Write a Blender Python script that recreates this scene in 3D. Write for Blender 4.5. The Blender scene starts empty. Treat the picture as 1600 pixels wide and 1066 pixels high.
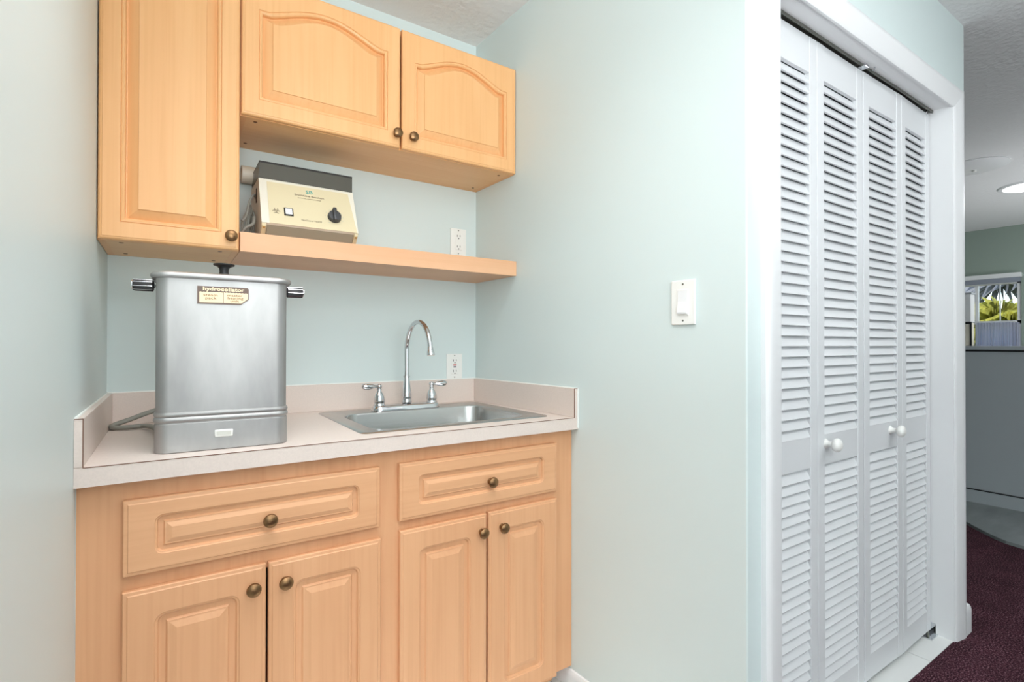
import bpy, bmesh, math, random
from mathutils import Vector, Matrix
random.seed(7)
SC = bpy.context.scene
COL = SC.collection
PI = math.pi

# ------------------------------------------------------------------ camera
CAM_H = 1.1532
_y, _p, _r = math.radians(33.6964), math.radians(0.3684), math.radians(0.0732)
_F = Vector((math.sin(_y) * math.cos(_p), math.cos(_y) * math.cos(_p), math.sin(_p)))
_R = Vector((math.cos(_y), -math.sin(_y), 0))
_U = _R.cross(_F)
_R2 = _R * math.cos(_r) + _U * math.sin(_r)
_U2 = -_R * math.sin(_r) + _U * math.cos(_r)
cd = bpy.data.cameras.new('camera')
cam = bpy.data.objects.new('camera', cd)
COL.objects.link(cam)
m = Matrix.Identity(4)
for i in range(3):
    m[i][0], m[i][1], m[i][2] = _R2[i], _U2[i], -_F[i]
m.translation = Vector((0, 0, CAM_H))
cam.matrix_world = m
cd.sensor_width = 36.0
cd.lens = 804.53 * 36 / 1600
cd.clip_start = 0.02
SC.camera = cam

# ------------------------------------------------------------------ sky, sun, lights, exposure
W = bpy.data.worlds.new('sky')
SC.world = W
W.use_nodes = True
wn = W.node_tree
bg = wn.nodes['Background']
sky = wn.nodes.new('ShaderNodeTexSky')
sky.sky_type = 'NISHITA'
sky.sun_disc = False
sky.sun_elevation = math.radians(50)
sky.sun_rotation = math.radians(-90)
wn.links.new(sky.outputs[0], bg.inputs[0])
bg.inputs[1].default_value = 0.26

def light(name, kind, loc, direction, energy, color=(1, 1, 1), size=(1, 1)):
    d = bpy.data.lights.new(name, kind)
    d.energy = energy
    d.color = color
    if kind == 'AREA':
        d.shape = 'RECTANGLE'
        d.size, d.size_y = size
    o = bpy.data.objects.new(name, d)
    o.location = loc
    o.rotation_euler = Vector(direction).to_track_quat('-Z', 'Y').to_euler()
    COL.objects.link(o)
    return o

s = light('sun', 'SUN', (6, 0, 8), (0.55, 0.35, -0.75), 3.5, (1, 0.95, 0.85))
s.data.angle = 0.02
light('added_rear_fill', 'AREA', (-0.6, -2.3, 1.3), (-0.05, 1, 0), 23, (0.94, 0.98, 1.0), (3.8, 2.1))  # broad fill added behind the camera; the rear wall has no window
light('added_upward_fill', 'AREA', (-0.1, -1.3, 1.3), (0.0, 0.15, 1), 84, (0.96, 0.985, 1.0), (1.6, 1.6))  # upward fill added to brighten the ceiling and soften the niche
hall = light('added_niche_fill', 'AREA', (0.3, 0.85, 2.43), (0, 0.10, -1), 8.0, (0.98, 0.99, 1.0), (0.9, 0.9))  # fill added to light the counter from above; no fixture is modelled
hall.data.spread = math.radians(105)
light('added_closet_fill', 'AREA', (2.1, -0.45, 2.43), (0, 0, -1), 9, (0.97, 0.985, 1.0), (0.9, 0.5))  # unseen fill added overhead so the louver slats cast shade
light('added_far_room_fill', 'AREA', (5.9, -0.2, 0.7), (0, 0.1, 1), 32, (0.95, 0.98, 1.0), (1.6, 1.6))  # unseen fill added to lift the far ceiling and partition
light('ceiling_light_far', 'AREA', (6.0, 0.3, 2.42), (0, 0, -1), 10, (0.95, 0.98, 1.0), (0.6, 0.6))

SC.view_settings.view_transform = 'Standard'
SC.view_settings.look = 'None'
SC.view_settings.exposure = 0.40
SC.view_settings.gamma = 1.0
SC.view_settings.use_curve_mapping = False
SC.cycles.max_bounces = 10
SC.cycles.diffuse_bounces = 6
SC.cycles.use_denoising = True

# ------------------------------------------------------------------ key measures (metres)
XL = -0.1532           # niche left wall face
XR0, SK = 1.1094, 0.0403
YB = 1.949             # niche back wall face
YW = 0.718             # face of the closet wall
ZC = 2.451
def xr(y): return XR0 + SK * (YB - y)
YD = 1.319             # base door fronts
YF = 1.337             # base face frame
YC = 1.306             # counter front
YU = 1.6515            # upper door fronts

# ------------------------------------------------------------------ materials
def srgb(r, g, b):
    f = lambda c: (c / 255 / 12.92) if c / 255 <= 0.04045 else ((c / 255 + 0.055) / 1.055) ** 2.4
    return (f(r), f(g), f(b), 1)

def mat(name, col, rough=0.5, metal=0.0, bump=None, vary=None, coat=0.0, trans=0.0, spec=0.5, ior=None):
    """bump=(scale, strength, detail, stretch) vary=(scale, amount, stretch)"""
    M = bpy.data.materials.new(name)
    M.use_nodes = True
    nt = M.node_tree
    b = nt.nodes['Principled BSDF']
    b.inputs['Base Color'].default_value = col
    b.inputs['Roughness'].default_value = rough
    b.inputs['Metallic'].default_value = metal
    b.inputs['Specular IOR Level'].default_value = spec
    b.inputs['Coat Weight'].default_value = coat
    b.inputs['Transmission Weight'].default_value = trans
    if ior: b.inputs['IOR'].default_value = ior
    tc = nt.nodes.new('ShaderNodeTexCoord')
    def noise(scale, detail, stretch):
        mp = nt.nodes.new('ShaderNodeMapping')
        mp.inputs['Scale'].default_value = stretch
        nt.links.new(tc.outputs['Object'], mp.inputs[0])
        n = nt.nodes.new('ShaderNodeTexNoise')
        n.inputs['Scale'].default_value = scale
        n.inputs['Detail'].default_value = detail
        nt.links.new(mp.outputs[0], n.inputs['Vector'])
        return n
    if vary:
        sc, am, st = vary
        n = noise(sc, 4, st)
        rp = nt.nodes.new('ShaderNodeValToRGB')
        rp.color_ramp.elements[0].position = 0.3
        rp.color_ramp.elements[1].position = 0.7
        rp.color_ramp.elements[0].color = tuple(c * (1 - am) for c in col[:3]) + (1,)
        rp.color_ramp.elements[1].color = tuple(min(1, c * (1 + am)) for c in col[:3]) + (1,)
        nt.links.new(n.outputs['Fac'], rp.inputs[0])
        nt.links.new(rp.outputs[0], b.inputs['Base Color'])
    if bump:
        sc, strg, det, st = bump
        n = noise(sc, det, st)
        bp = nt.nodes.new('ShaderNodeBump')
        bp.inputs['Strength'].default_value = strg
        bp.inputs['Distance'].default_value = 0.004
        nt.links.new(n.outputs['Fac'], bp.inputs['Height'])
        nt.links.new(bp.outputs[0], b.inputs['Normal'])
    return M

def wood(name, base, dark, light_, stretch, rough=0.42, seed=0.0):
    M = bpy.data.materials.new(name)
    M.use_nodes = True
    nt = M.node_tree
    b = nt.nodes['Principled BSDF']
    b.inputs['Roughness'].default_value = rough
    b.inputs['Specular IOR Level'].default_value = 0.4
    tc = nt.nodes.new('ShaderNodeTexCoord')
    def noise(scale, detail, st, off=0.0):
        mp = nt.nodes.new('ShaderNodeMapping')
        mp.inputs['Scale'].default_value = st
        mp.inputs['Location'].default_value = (seed + off, seed * 2, off)
        nt.links.new(tc.outputs['Object'], mp.inputs[0])
        n = nt.nodes.new('ShaderNodeTexNoise')
        n.inputs['Scale'].default_value = scale
        n.inputs['Detail'].default_value = detail
        n.inputs['Distortion'].default_value = 0.6
        nt.links.new(mp.outputs[0], n.inputs['Vector'])
        return n
    n1 = noise(3.0, 3, tuple(0.35 + (x > 0.5) * 2.6 for x in stretch))
    n2 = noise(14.0, 8, tuple(0.12 + (x > 0.5) * 6.0 for x in stretch), 3.0)
    r1 = nt.nodes.new('ShaderNodeValToRGB')
    r1.color_ramp.elements[0].position, r1.color_ramp.elements[1].position = 0.32, 0.68
    r1.color_ramp.elements[0].color, r1.color_ramp.elements[1].color = base, light_
    nt.links.new(n1.outputs['Fac'], r1.inputs[0])
    r2 = nt.nodes.new('ShaderNodeValToRGB')
    r2.color_ramp.elements[0].position, r2.color_ramp.elements[1].position = 0.30, 0.55
    r2.color_ramp.elements[0].color = (1, 1, 1, 1)
    r2.color_ramp.elements[1].color = (0, 0, 0, 1)
    nt.links.new(n2.outputs['Fac'], r2.inputs[0])
    ml = nt.nodes.new('ShaderNodeMath'); ml.operation = 'MULTIPLY'; ml.inputs[1].default_value = 0.2
    nt.links.new(r2.outputs[0], ml.inputs[0])
    mx = nt.nodes.new('ShaderNodeMix'); mx.data_type = 'RGBA'
    nt.links.new(ml.outputs[0], mx.inputs[0])
    nt.links.new(r1.outputs[0], mx.inputs[6])
    mx.inputs[7].default_value = dark
    nt.links.new(mx.outputs[2], b.inputs['Base Color'])
    return M

V = (1, 1, 0)   # grain runs along z
H = (0, 1, 1)   # grain runs along x
MAT = dict(
    paint=mat('pale_mint_wall_paint', srgb(210, 222, 221), 0.42, bump=(9, 0.08, 3, (1, 1, 1)), spec=0.4),
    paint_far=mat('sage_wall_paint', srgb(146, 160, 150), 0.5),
    ceiling=mat('textured_white_ceiling', srgb(228, 228, 228), 0.85, bump=(48, 1.0, 3, (1, 1, 1))),
    white=mat('white_semi_gloss_paint', srgb(231, 232, 233), 0.34),
    louver=mat('white_louver_paint', srgb(219, 221, 223), 0.42),
    plastic=mat('white_plastic', srgb(236, 236, 232), 0.3),
    caulk=mat('white_caulk', srgb(235, 238, 234), 0.5),
    black=mat('black_plastic', srgb(24, 24, 26), 0.42),
    dark=mat('dark_slot', srgb(30, 26, 24), 0.6),
    maple=wood('honey_maple', srgb(232, 176, 120), srgb(210, 146, 86), srgb(237, 184, 129), V, 0.38),
    maple_h=wood('honey_maple_across', srgb(232, 180, 122), srgb(216, 158, 100), srgb(240, 194, 140), H, 0.38, 3),
    peach=wood('peach_maple_foil', srgb(216, 161, 119), srgb(192, 134, 92), srgb(224, 171, 129), V, 0.45, 7),
    peach_h=wood('peach_maple_foil_across', srgb(217, 163, 121), srgb(196, 140, 98), srgb(224, 172, 130), H, 0.45, 9),
    shelfwood=wood('light_maple_shelf', srgb(222, 170, 130), srgb(210, 156, 114), srgb(229, 181, 142), H, 0.42, 12),
    cap=mat('brown_screw_cap', srgb(120, 72, 36), 0.5),
    laminate=mat('pinkish_beige_laminate', srgb(220, 206, 197), 0.38, vary=(260, 0.035, (1, 1, 1))),
    seam=mat('brown_laminate_seam', srgb(120, 84, 66), 0.6),
    steel=mat('brushed_steel_tank', srgb(174, 173, 172), 0.50, 0.9, bump=(14, 0.10, 6, (1, 1, 0.35)), vary=(9, 0.16, (1.6, 1, .5))),
    sink=mat('satin_sink_steel', srgb(188, 188, 186), 0.27, 0.95, bump=(60, 0.04, 4, (0.05, 1, 1))),
    chrome=mat('polished_chrome', srgb(215, 217, 220), 0.08, 1.0),
    bronze=mat('antique_bronze', srgb(138, 106, 74), 0.34, 0.95, vary=(60, 0.25, (1, 1, 1))),
    brass=mat('dull_brass', srgb(176, 140, 84), 0.35, 0.9),
    cord=mat('grey_cord', srgb(132, 132, 124), 0.5),
    beige=mat('beige_enamel', srgb(222, 216, 200), 0.4),
    tan=mat('tan_front_panel', srgb(214, 200, 164), 0.45),
    tandark=mat('grey_tan_underside', srgb(150, 142, 124), 0.5),
    knobgrey=mat('charcoal_knob', srgb(58, 59, 62), 0.35),
    teal=mat('teal_print', srgb(20, 150, 140), 0.5),
    print_=mat('grey_brown_print', srgb(120, 104, 84), 0.6),
    blue=mat('blue_tick_print', srgb(120, 170, 180), 0.6),
    stick_brown=mat('brown_label_print', srgb(112, 92, 82), 0.5),
    stick_cream=mat('cream_label_print', srgb(246, 222, 184), 0.5),
    stick_text=mat('brown_label_text', srgb(150, 104, 62), 0.5),
    red=mat('red_button', srgb(190, 50, 50), 0.4),
    tile=mat('white_glazed_tile', srgb(226, 228, 226), 0.25),
    grout=mat('grey_grout', srgb(176, 176, 170), 0.8),
    track=mat('dull_track_metal', srgb(110, 112, 104), 0.45, 0.6),
    curtain=mat('white_curtain_cloth', srgb(228, 228, 236), 0.8),
    partition=mat('grey_partition_paint', srgb(172, 178, 182), 0.6),
    stone=mat('grey_marbled_vinyl', srgb(140, 146, 146), 0.4, vary=(3.5, 0.22, (1, 3, 1))),
    palm=mat('yellow_green_frond', srgb(186, 186, 92), 0.6, vary=(14, 0.45, (1, 1, 1))),
    trunk=mat('grey_brown_trunk', srgb(150, 130, 110), 0.8, vary=(9, 0.3, (1, 1, 1))),
    leafgrey=mat('grey_dry_frond', srgb(140, 146, 158), 0.7),
    soil=mat('dry_grass_ground', srgb(120, 124, 80), 0.9, vary=(3, 0.3, (1, 1, 1))),
)
ct = MAT['curtain'].node_tree
_tr = ct.nodes.new('ShaderNodeBsdfTranslucent'); _tr.inputs[0].default_value = srgb(235, 236, 245)
_mx = ct.nodes.new('ShaderNodeMixShader'); _mx.inputs[0].default_value = 0.8
ct.links.new(ct.nodes['Principled BSDF'].outputs[0], _mx.inputs[1]); ct.links.new(_tr.outputs[0], _mx.inputs[2])
ct.links.new(_mx.outputs[0], ct.nodes['Material Output'].inputs[0])
# smoky translucent plastic
sm = mat('smoky_clear_plastic', srgb(168, 166, 158), 0.12, trans=0.9, ior=1.25)
MAT['smoke'] = sm
gl = mat('window_glass', (1, 1, 1, 1), 0.0, trans=1.0, ior=1.05)
MAT['glass'] = gl
sn = sm.node_tree
sb = sn.nodes['Principled BSDF']; sb.inputs['Transmission Weight'].default_value = 0; sb.inputs['Base Color'].default_value = srgb(112, 110, 102)
_tp = sn.nodes.new('ShaderNodeBsdfTransparent'); _tp.inputs[0].default_value = srgb(205, 202, 192)
_m2 = sn.nodes.new('ShaderNodeMixShader'); _m2.inputs[0].default_value = 0.42
sn.links.new(sb.outputs[0], _m2.inputs[1]); sn.links.new(_tp.outputs[0], _m2.inputs[2]); sn.links.new(_m2.outputs[0], sn.nodes['Material Output'].inputs[0])
# glowing lamp disc
gm = bpy.data.materials.new('lit_lamp_lens'); gm.use_nodes = True
gb = gm.node_tree.nodes['Principled BSDF']
gb.inputs['Emission Color'].default_value = (1, 0.99, 0.97, 1)
gb.inputs['Emission Strength'].default_value = 3.0
MAT['glow'] = gm
# carpet: dark maroon loop pile with flecks
cm = bpy.data.materials.new('maroon_loop_carpet'); cm.use_nodes = True
nt = cm.node_tree; b = nt.nodes['Principled BSDF']
b.inputs['Roughness'].default_value = 0.95
b.inputs['Specular IOR Level'].default_value = 0.1
tc = nt.nodes.new('ShaderNodeTexCoord')
n1 = nt.nodes.new('ShaderNodeTexNoise'); n1.inputs['Scale'].default_value = 190; n1.inputs['Detail'].default_value = 2
n2 = nt.nodes.new('ShaderNodeTexNoise'); n2.inputs['Scale'].default_value = 9; n2.inputs['Detail'].default_value = 3
for n in (n1, n2): nt.links.new(tc.outputs['Object'], n.inputs['Vector'])
rp = nt.nodes.new('ShaderNodeValToRGB')
e = rp.color_ramp.elements
e[0].position = 0.34; e[0].color = srgb(36, 20, 28)
e[1].position = 0.72; e[1].color = srgb(146, 108, 118)
x = e.new(0.52); x.color = srgb(70, 38, 48)
ad = nt.nodes.new('ShaderNodeMix'); ad.data_type = 'RGBA'; ad.blend_type = 'OVERLAY'; ad.inputs[0].default_value = 0.6
nt.links.new(n1.outputs['Fac'], rp.inputs[0])
nt.links.new(rp.outputs[0], ad.inputs[6]); nt.links.new(n2.outputs['Fac'], ad.inputs[7])
nt.links.new(ad.outputs[2], b.inputs['Base Color'])
bp_ = nt.nodes.new('ShaderNodeBump'); bp_.inputs['Strength'].default_value = 1; bp_.inputs['Distance'].default_value = 0.006
nt.links.new(n1.outputs['Fac'], bp_.inputs['Height']); nt.links.new(bp_.outputs[0], b.inputs['Normal'])
MAT['carpet'] = cm

# ------------------------------------------------------------------ helpers
def obj(name, bm, material, parent=None, smooth=False, kind=None, label=None):
    bmesh.ops.recalc_face_normals(bm, faces=bm.faces[:])
    me = bpy.data.meshes.new(name)
    bm.to_mesh(me); bm.free()
    for mm in (material if isinstance(material, (list, tuple)) else [material]):
        me.materials.append(MAT[mm] if isinstance(mm, str) else mm)
    if smooth:
        for p in me.polygons: p.use_smooth = True
        try: me.set_sharp_from_angle(angle=math.radians(38))
        except Exception: pass
    o = bpy.data.objects.new(name, me)
    COL.objects.link(o)
    if parent:
        o.parent = parent
        o.matrix_parent_inverse = Matrix.Translation(-Vector(parent_loc(parent)))
    if kind: o['kind'] = kind
    if label: o['label'] = label
    return o

def parent_loc(o):
    v = Vector(o.location)
    while o.parent:
        break
    return v

def thing(name, label, cat, loc=(0, 0, 0), group=None, kind=None):
    o = bpy.data.objects.new(name, None)
    o.empty_display_size = 0.05
    COL.objects.link(o)
    o.location = loc
    o['label'] = label
    if cat: o['category'] = cat
    if group: o['group'] = group
    if kind: o['kind'] = kind
    return o

def tag(o, label, cat, group=None):
    o['label'] = label; o['category'] = cat
    if group: o['group'] = group
    return o

def box(bm, x0, x1, y0, y1, z0, z1, bev=0.0, seg=2):
    r = bmesh.ops.create_cube(bm, size=1)
    vs = r['verts']
    for v in vs:
        v.co = Vector((x0 + (v.co.x + .5) * (x1 - x0), y0 + (v.co.y + .5) * (y1 - y0), z0 + (v.co.z + .5) * (z1 - z0)))
    if bev > 0:
        es = list({e for v in vs for e in v.link_edges})
        bmesh.ops.bevel(bm, geom=es, offset=bev, segments=seg, profile=0.6, affect='EDGES')
    return vs

def BX(*a, **k):
    bm = bmesh.new()
    box(bm, *a, **k)
    return bm

def prism(bm, pts, z0, z1, axis='Z'):
    """extrude polygon pts (a,b) along axis between z0 and z1"""
    def P(a, b, c):
        return {'Z': (a, b, c), 'X': (c, a, b), 'Y': (a, c, b)}[axis]
    lo = [bm.verts.new(P(a, b, z0)) for a, b in pts]
    hi = [bm.verts.new(P(a, b, z1)) for a, b in pts]
    n = len(pts)
    bm.faces.new(lo); bm.faces.new(hi[::-1])
    for i in range(n):
        bm.faces.new((lo[i], lo[(i + 1) % n], hi[(i + 1) % n], hi[i]))

def PR(pts, z0, z1, axis='Z'):
    bm = bmesh.new(); prism(bm, pts, z0, z1, axis); return bm

def lathe(bm, prof, origin=(0, 0, 0), axis=(0, 0, 1), n=24, cap0=True, cap1=True, flute=None):
    """prof: (radius, height) rows along axis"""
    ax = Vector(axis).normalized()
    u = ax.orthogonal().normalized(); v = ax.cross(u)
    O = Vector(origin); rows = []
    for r, h in prof:
        row = []
        for i in range(n):
            a = 2 * PI * i / n
            rr = r * (1 + (flute[1] * math.cos(flute[0] * a) if flute else 0))
            row.append(bm.verts.new(O + ax * h + (u * math.cos(a) + v * math.sin(a)) * rr))
        rows.append(row)
    for a, b_ in zip(rows, rows[1:]):
        for i in range(n):
            bm.faces.new((a[i], a[(i + 1) % n], b_[(i + 1) % n], b_[i]))
    if cap0: bm.faces.new(rows[0][::-1])
    if cap1: bm.faces.new(rows[-1])

def LT(*a, **k):
    bm = bmesh.new(); lathe(bm, *a, **k); return bm

def tube(bm, pts, rad, n=10, flat=1.0):
    """swept tube through pts; rad number or list"""
    pts = [Vector(p) for p in pts]
    rows = []
    up = Vector((0, 0, 1)); prev = None
    for i, p in enumerate(pts):
        t = (pts[min(i + 1, len(pts) - 1)] - pts[max(i - 1, 0)]).normalized()
        if prev is None:
            u = t.orthogonal().normalized() if abs(t.dot(up)) > .95 else t.cross(up).normalized()
        else:
            u = (prev - t * prev.dot(t)).normalized()
        prev = u; v = t.cross(u)
        r = rad[i] if isinstance(rad, (list, tuple)) else rad
        rows.append([bm.verts.new(p + u * math.cos(2 * PI * k / n) * r + v * math.sin(2 * PI * k / n) * r * flat) for k in range(n)])
    for a, b_ in zip(rows, rows[1:]):
        for k in range(n):
            bm.faces.new((a[k], a[(k + 1) % n], b_[(k + 1) % n], b_[k]))
    bm.faces.new(rows[0][::-1]); bm.faces.new(rows[-1])

def spline(pts, sub=8):
    P = [Vector(p) for p in pts]; out = []
    for i in range(len(P) - 1):
        p0, p1, p2, p3 = P[max(i - 1, 0)], P[i], P[i + 1], P[min(i + 2, len(P) - 1)]
        for k in range(sub):
            t = k / sub
            out.append(0.5 * ((2 * p1) + (-p0 + p2) * t + (2 * p0 - 5 * p1 + 4 * p2 - p3) * t * t + (-p0 + 3 * p1 - 3 * p2 + p3) * t ** 3))
    out.append(P[-1]); return out

def rrect(x0, x1, z0, z1, r, seg=6):
    """rounded rectangle points, counter-clockwise from lower-left"""
    r = max(r, 0.0002); out = []
    for cx, cz, a0 in ((x0 + r, z0 + r, PI), (x1 - r, z0 + r, 1.5 * PI), (x1 - r, z1 - r, 0), (x0 + r, z1 - r, .5 * PI)):
        for k in range(seg + 1):
            a = a0 + .5 * PI * k / seg
            out.append((cx + r * math.cos(a), cz + r * math.sin(a)))
    return out

def loops(bm, rows, cap_first=False, cap_last=True):
    """rows: list of lists of 3d points, all the same length"""
    vr = [[bm.verts.new(p) for p in row] for row in rows]
    n = len(vr[0])
    for a, b_ in zip(vr, vr[1:]):
        for i in range(n):
            bm.faces.new((a[i], a[(i + 1) % n], b_[(i + 1) % n], b_[i]))
    if cap_first: bm.faces.new(vr[0][::-1])
    if cap_last: bm.faces.new(vr[-1])

def text_mesh(body, size, bold=0.0, xs=1.0, font_spacing=1.0, extrude=0.0002, shear=0.0):
    c = bpy.data.curves.new('lettering', 'FONT')
    c.body = body; c.size = size; c.align_x = 'CENTER'; c.align_y = 'CENTER'
    c.offset = bold; c.extrude = extrude; c.space_character = font_spacing; c.shear = shear
    c.resolution_u = 3
    t = bpy.data.objects.new('lettering', c); COL.objects.link(t)
    dg = bpy.context.evaluated_depsgraph_get(); dg.update()
    me = bpy.data.meshes.new_from_object(t.evaluated_get(dg))
    bm = bmesh.new(); bm.from_mesh(me)
    for v in bm.verts: v.co.x *= xs
    bpy.data.objects.remove(t); bpy.data.meshes.remove(me); bpy.data.curves.remove(c)
    return bm

def letters(name, body, size, M, material, parent, **k):
    bm = text_mesh(body, size, **k)
    bm.transform(M)
    return obj(name, bm, material, parent)

# ------------------------------------------------------------------ the setting
def struct(name, bm, mt, label=None, smooth=False):
    return obj(name, bm, mt, None, smooth, 'structure', label)

struct('floor', PR([(-2.7, -2.5), (7.8, -2.5), (7.8, 2.75), (2.60, 2.75), (2.60, YW), (-2.7, YW)], -0.06, 0.0), 'carpet', 'dark maroon loop carpet with light flecks')
struct('ceiling', PR([(-2.7, -2.5), (7.8, -2.5), (7.8, 2.75), (-2.7, 2.75)], ZC, ZC + 0.1), 'ceiling', 'white knockdown textured ceiling')
# tiled sub floor of niche and closet, tiles laid as pieces
ft = struct('floor_tiled', BX(-0.17, 2.60, YW, 1.98, -0.06, -0.004), 'grout', 'white tiled floor inside the closet and under the cabinets')
tx = 2.315 - 0.305 * 8
tile_me = None
for i in range(9):
    for j in range(4):
        x0 = tx + i * 0.305; y0 = YW + 0.001 + j * 0.305
        if x0 + .3 > 2.595: continue
        if tile_me is None:
            o = obj('tile', BX(0, 0.302, 0, 0.302, -0.0045, 0.001, bev=0.0012, seg=1), 'tile', ft)
            tile_me = o.data; o.location = (x0, y0, 0)
        else:
            o = bpy.data.objects.new('tile', tile_me); COL.objects.link(o); o.parent = ft; o.location = (x0, y0, 0)
o = obj('tile', BX(2.3165, 2.598, YW + .001, YW + .303, -0.0045, 0.001, bev=0.0012, seg=1), 'tile', ft)

struct('wall_back', BX(-0.4, 1.4, YB, YB + 0.1, -0.05, ZC), 'paint', 'pale mint wall behind the sink')
struct('wall_left', PR([(XL, YB), (XL, 0.42), (-2.6, 0.42), (-2.6, 0.55), (XL - 0.12, 0.55), (XL - 0.12, YB)], -0.05, ZC), 'paint', 'pale mint wall at the niche left side')
def wr_pts():
    return [(xr(YB), YB + .01), (xr(YB) + .06, YB + .01), (1.24, 0.85), (1.304, 0.85), (1.304, YW), (xr(YW) + .003, YW), (xr(YW) + 0.0005, YW + .003)]
struct('wall_right', PR(wr_pts(), -0.05, ZC), 'paint', 'pale mint wall carrying the light switch')
bm = bmesh.new()
box(bm, 1.304, 2.545, YW, 0.85, 2.094, ZC)
prism(bm, [(2.545, YW), (2.685, YW), (2.688, YW + .003), (2.688, 2.65), (2.60, 2.65), (2.60, 0.85), (2.545, 0.85)], -0.05, ZC)
struct('wall_closet', bm, 'paint', 'pale mint wall around the louvered closet doors')
struct('wall_closet_back', BX(1.2, 2.62, 1.45, 1.5, -0.05, ZC), 'paint', 'closet interior back wall')
struct('wall_rear', BX(-2.7, 7.8, -2.5, -2.4, -0.05, ZC), 'paint')
struct('wall_west', BX(-2.7, -2.6, -2.5, 0.5, -0.05, ZC), 'paint')
struct('wall_north', BX(2.65, 7.8, 2.65, 2.75, -0.05, ZC), 'paint_far')
# far wall with a window opening
WY0, WY1, WZ0, WZ1 = 1.565, 2.36, 1.07, 1.84
bm = bmesh.new()
XF = 7.62
box(bm, XF, XF + .12, -2.5, WY0, -0.05, ZC)
box(bm, XF, XF + .12, WY1, 2.75, -0.05, ZC)
box(bm, XF, XF + .12, WY0, WY1, WZ1, ZC)
box(bm, XF, XF + .12, WY0, WY1, -0.05, WZ0)
struct('wall_far', bm, 'paint_far', 'shaded sage wall with the far window')
wf = struct('window_1', BX(XF + 0.02, XF + .08, WY0, WY0 + .035, WZ0, WZ1), 'white', 'far window with palm view above a white cafe curtain')
for a in ((WY1 - .035, WY1, WZ0, WZ1), (WY0, WY1, WZ0, WZ0 + .03), (WY0, WY1, WZ1 - .015, WZ1), (WY0, WY1, 1.385, 1.42)):
    obj('window_frame', BX(XF + .02, XF + .08, *a), 'white', wf)
for yy in (1.94,):
    obj('mullion', BX(XF + .03, XF + .07, yy - .014, yy + .014, WZ0, WZ1), 'white', wf)
obj('muntin', BX(XF + .04, XF + .06, 1.742, 1.749, 1.42, WZ1), 'white', wf)
obj('pane', BX(XF + .048, XF + .052, WY0 + .03, WY1 - .03, WZ0 + .02, WZ1), 'glass', wf)
cr = thing('window_shade', 'rolled white shade mounted above the far window', 'shade', (XF - .03, 1.95, 1.92))
obj('headrail', BX(XF - .05, XF, WY0 - .01, WY1, 1.885, 1.935, bev=.006), 'white', cr)
obj('shade_cloth', BX(XF - .035, XF - .015, WY0, WY1 - .01, 1.835, 1.888), 'leafgrey', cr)
# cafe curtain, wavy cloth
bm = bmesh.new(); rows = []
N = 120
for k in range(N + 1):
    y = WY0 + .01 + (1.93 - WY0 - .01) * k / N
    dx = 0.012 * math.sin(k * 0.72) + 0.006 * math.sin(k * 1.63 + 1)
    rows.append([bm.verts.new((XF - .02 + dx * f, y, z)) for z, f in ((1.40, .5), (1.3, .8), (1.15, 1.0), (1.0, 1.15))])
for a, b_ in zip(rows, rows[1:]):
    for q in range(3): bm.faces.new((a[q], b_[q], b_[q + 1], a[q + 1]))
bmesh.ops.solidify(bm, geom=bm.faces[:], thickness=0.002)
tag(obj('cafe_curtain', bm, 'curtain', smooth=True), 'white gathered cafe curtain over the lower half of the far window', 'curtain')

# partition in front of the far window
pw = struct('wall_partition', BX(4.85, 4.97, -0.6, 2.65, -0.05, 1.105), 'partition', 'low grey partition wall below the far window')
obj('partition_cap', BX(4.825, 4.99, -0.62, 2.65, 1.118, 1.146, bev=.004), 'partition', pw)
obj('shadow_gap', BX(4.843, 4.98, -0.6, 2.65, 1.105, 1.118), 'black', pw)
struct('baseboard_partition', BX(4.838, 4.85, -0.6, 2.65, 0.0, 0.108, bev=.003), 'partition', 'grey plinth board of the partition')
obj('plinth_seam', BX(4.834, 4.85, -0.6, 2.65, 0.108, 0.114), 'black', pw)
pts = [(4.85, 2.5), (4.6, 2.3), (4.45, 1.6)] + [(4.283, 1.151), (4.20, 1.08), (4.131, 1.011), (4.075, 0.95), (4.04, 0.90), (4.02, 0.82), (4.02, .70), (4.05, .5), (4.2, .25), (4.85, .0)]
tag(obj('floor_mat', PR(pts, 0.0, 0.018), 'stone'), 'grey marbled floor mat with a curved edge lying on maroon carpet', 'mat')

# items on the partition
t = thing('storage_box', 'beige grey box in a dark frame standing on the partition cap', 'box', (4.9, 1.45, 1.146))
obj('box_body', BX(4.87, 4.96, 1.272, 1.60, 1.146, 1.315, bev=.003), 'beige', t)
obj('box_frame', BX(4.862, 4.87, 1.262, 1.61, 1.305, 1.322), 'black', t)
obj('box_frame', BX(4.862, 4.87, 1.262, 1.272, 1.146, 1.306), 'black', t)
t = thing('white_box', 'plain white box stacked on the dark framed box', 'box', (4.9, 1.45, 1.322))
obj('carton', BX(4.868, 4.96, 1.268, 1.58, 1.322, 1.525, bev=.004), 'white', t)
obj('lid', BX(4.862, 4.966, 1.262, 1.586, 1.525, 1.537), 'partition', t)

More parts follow.
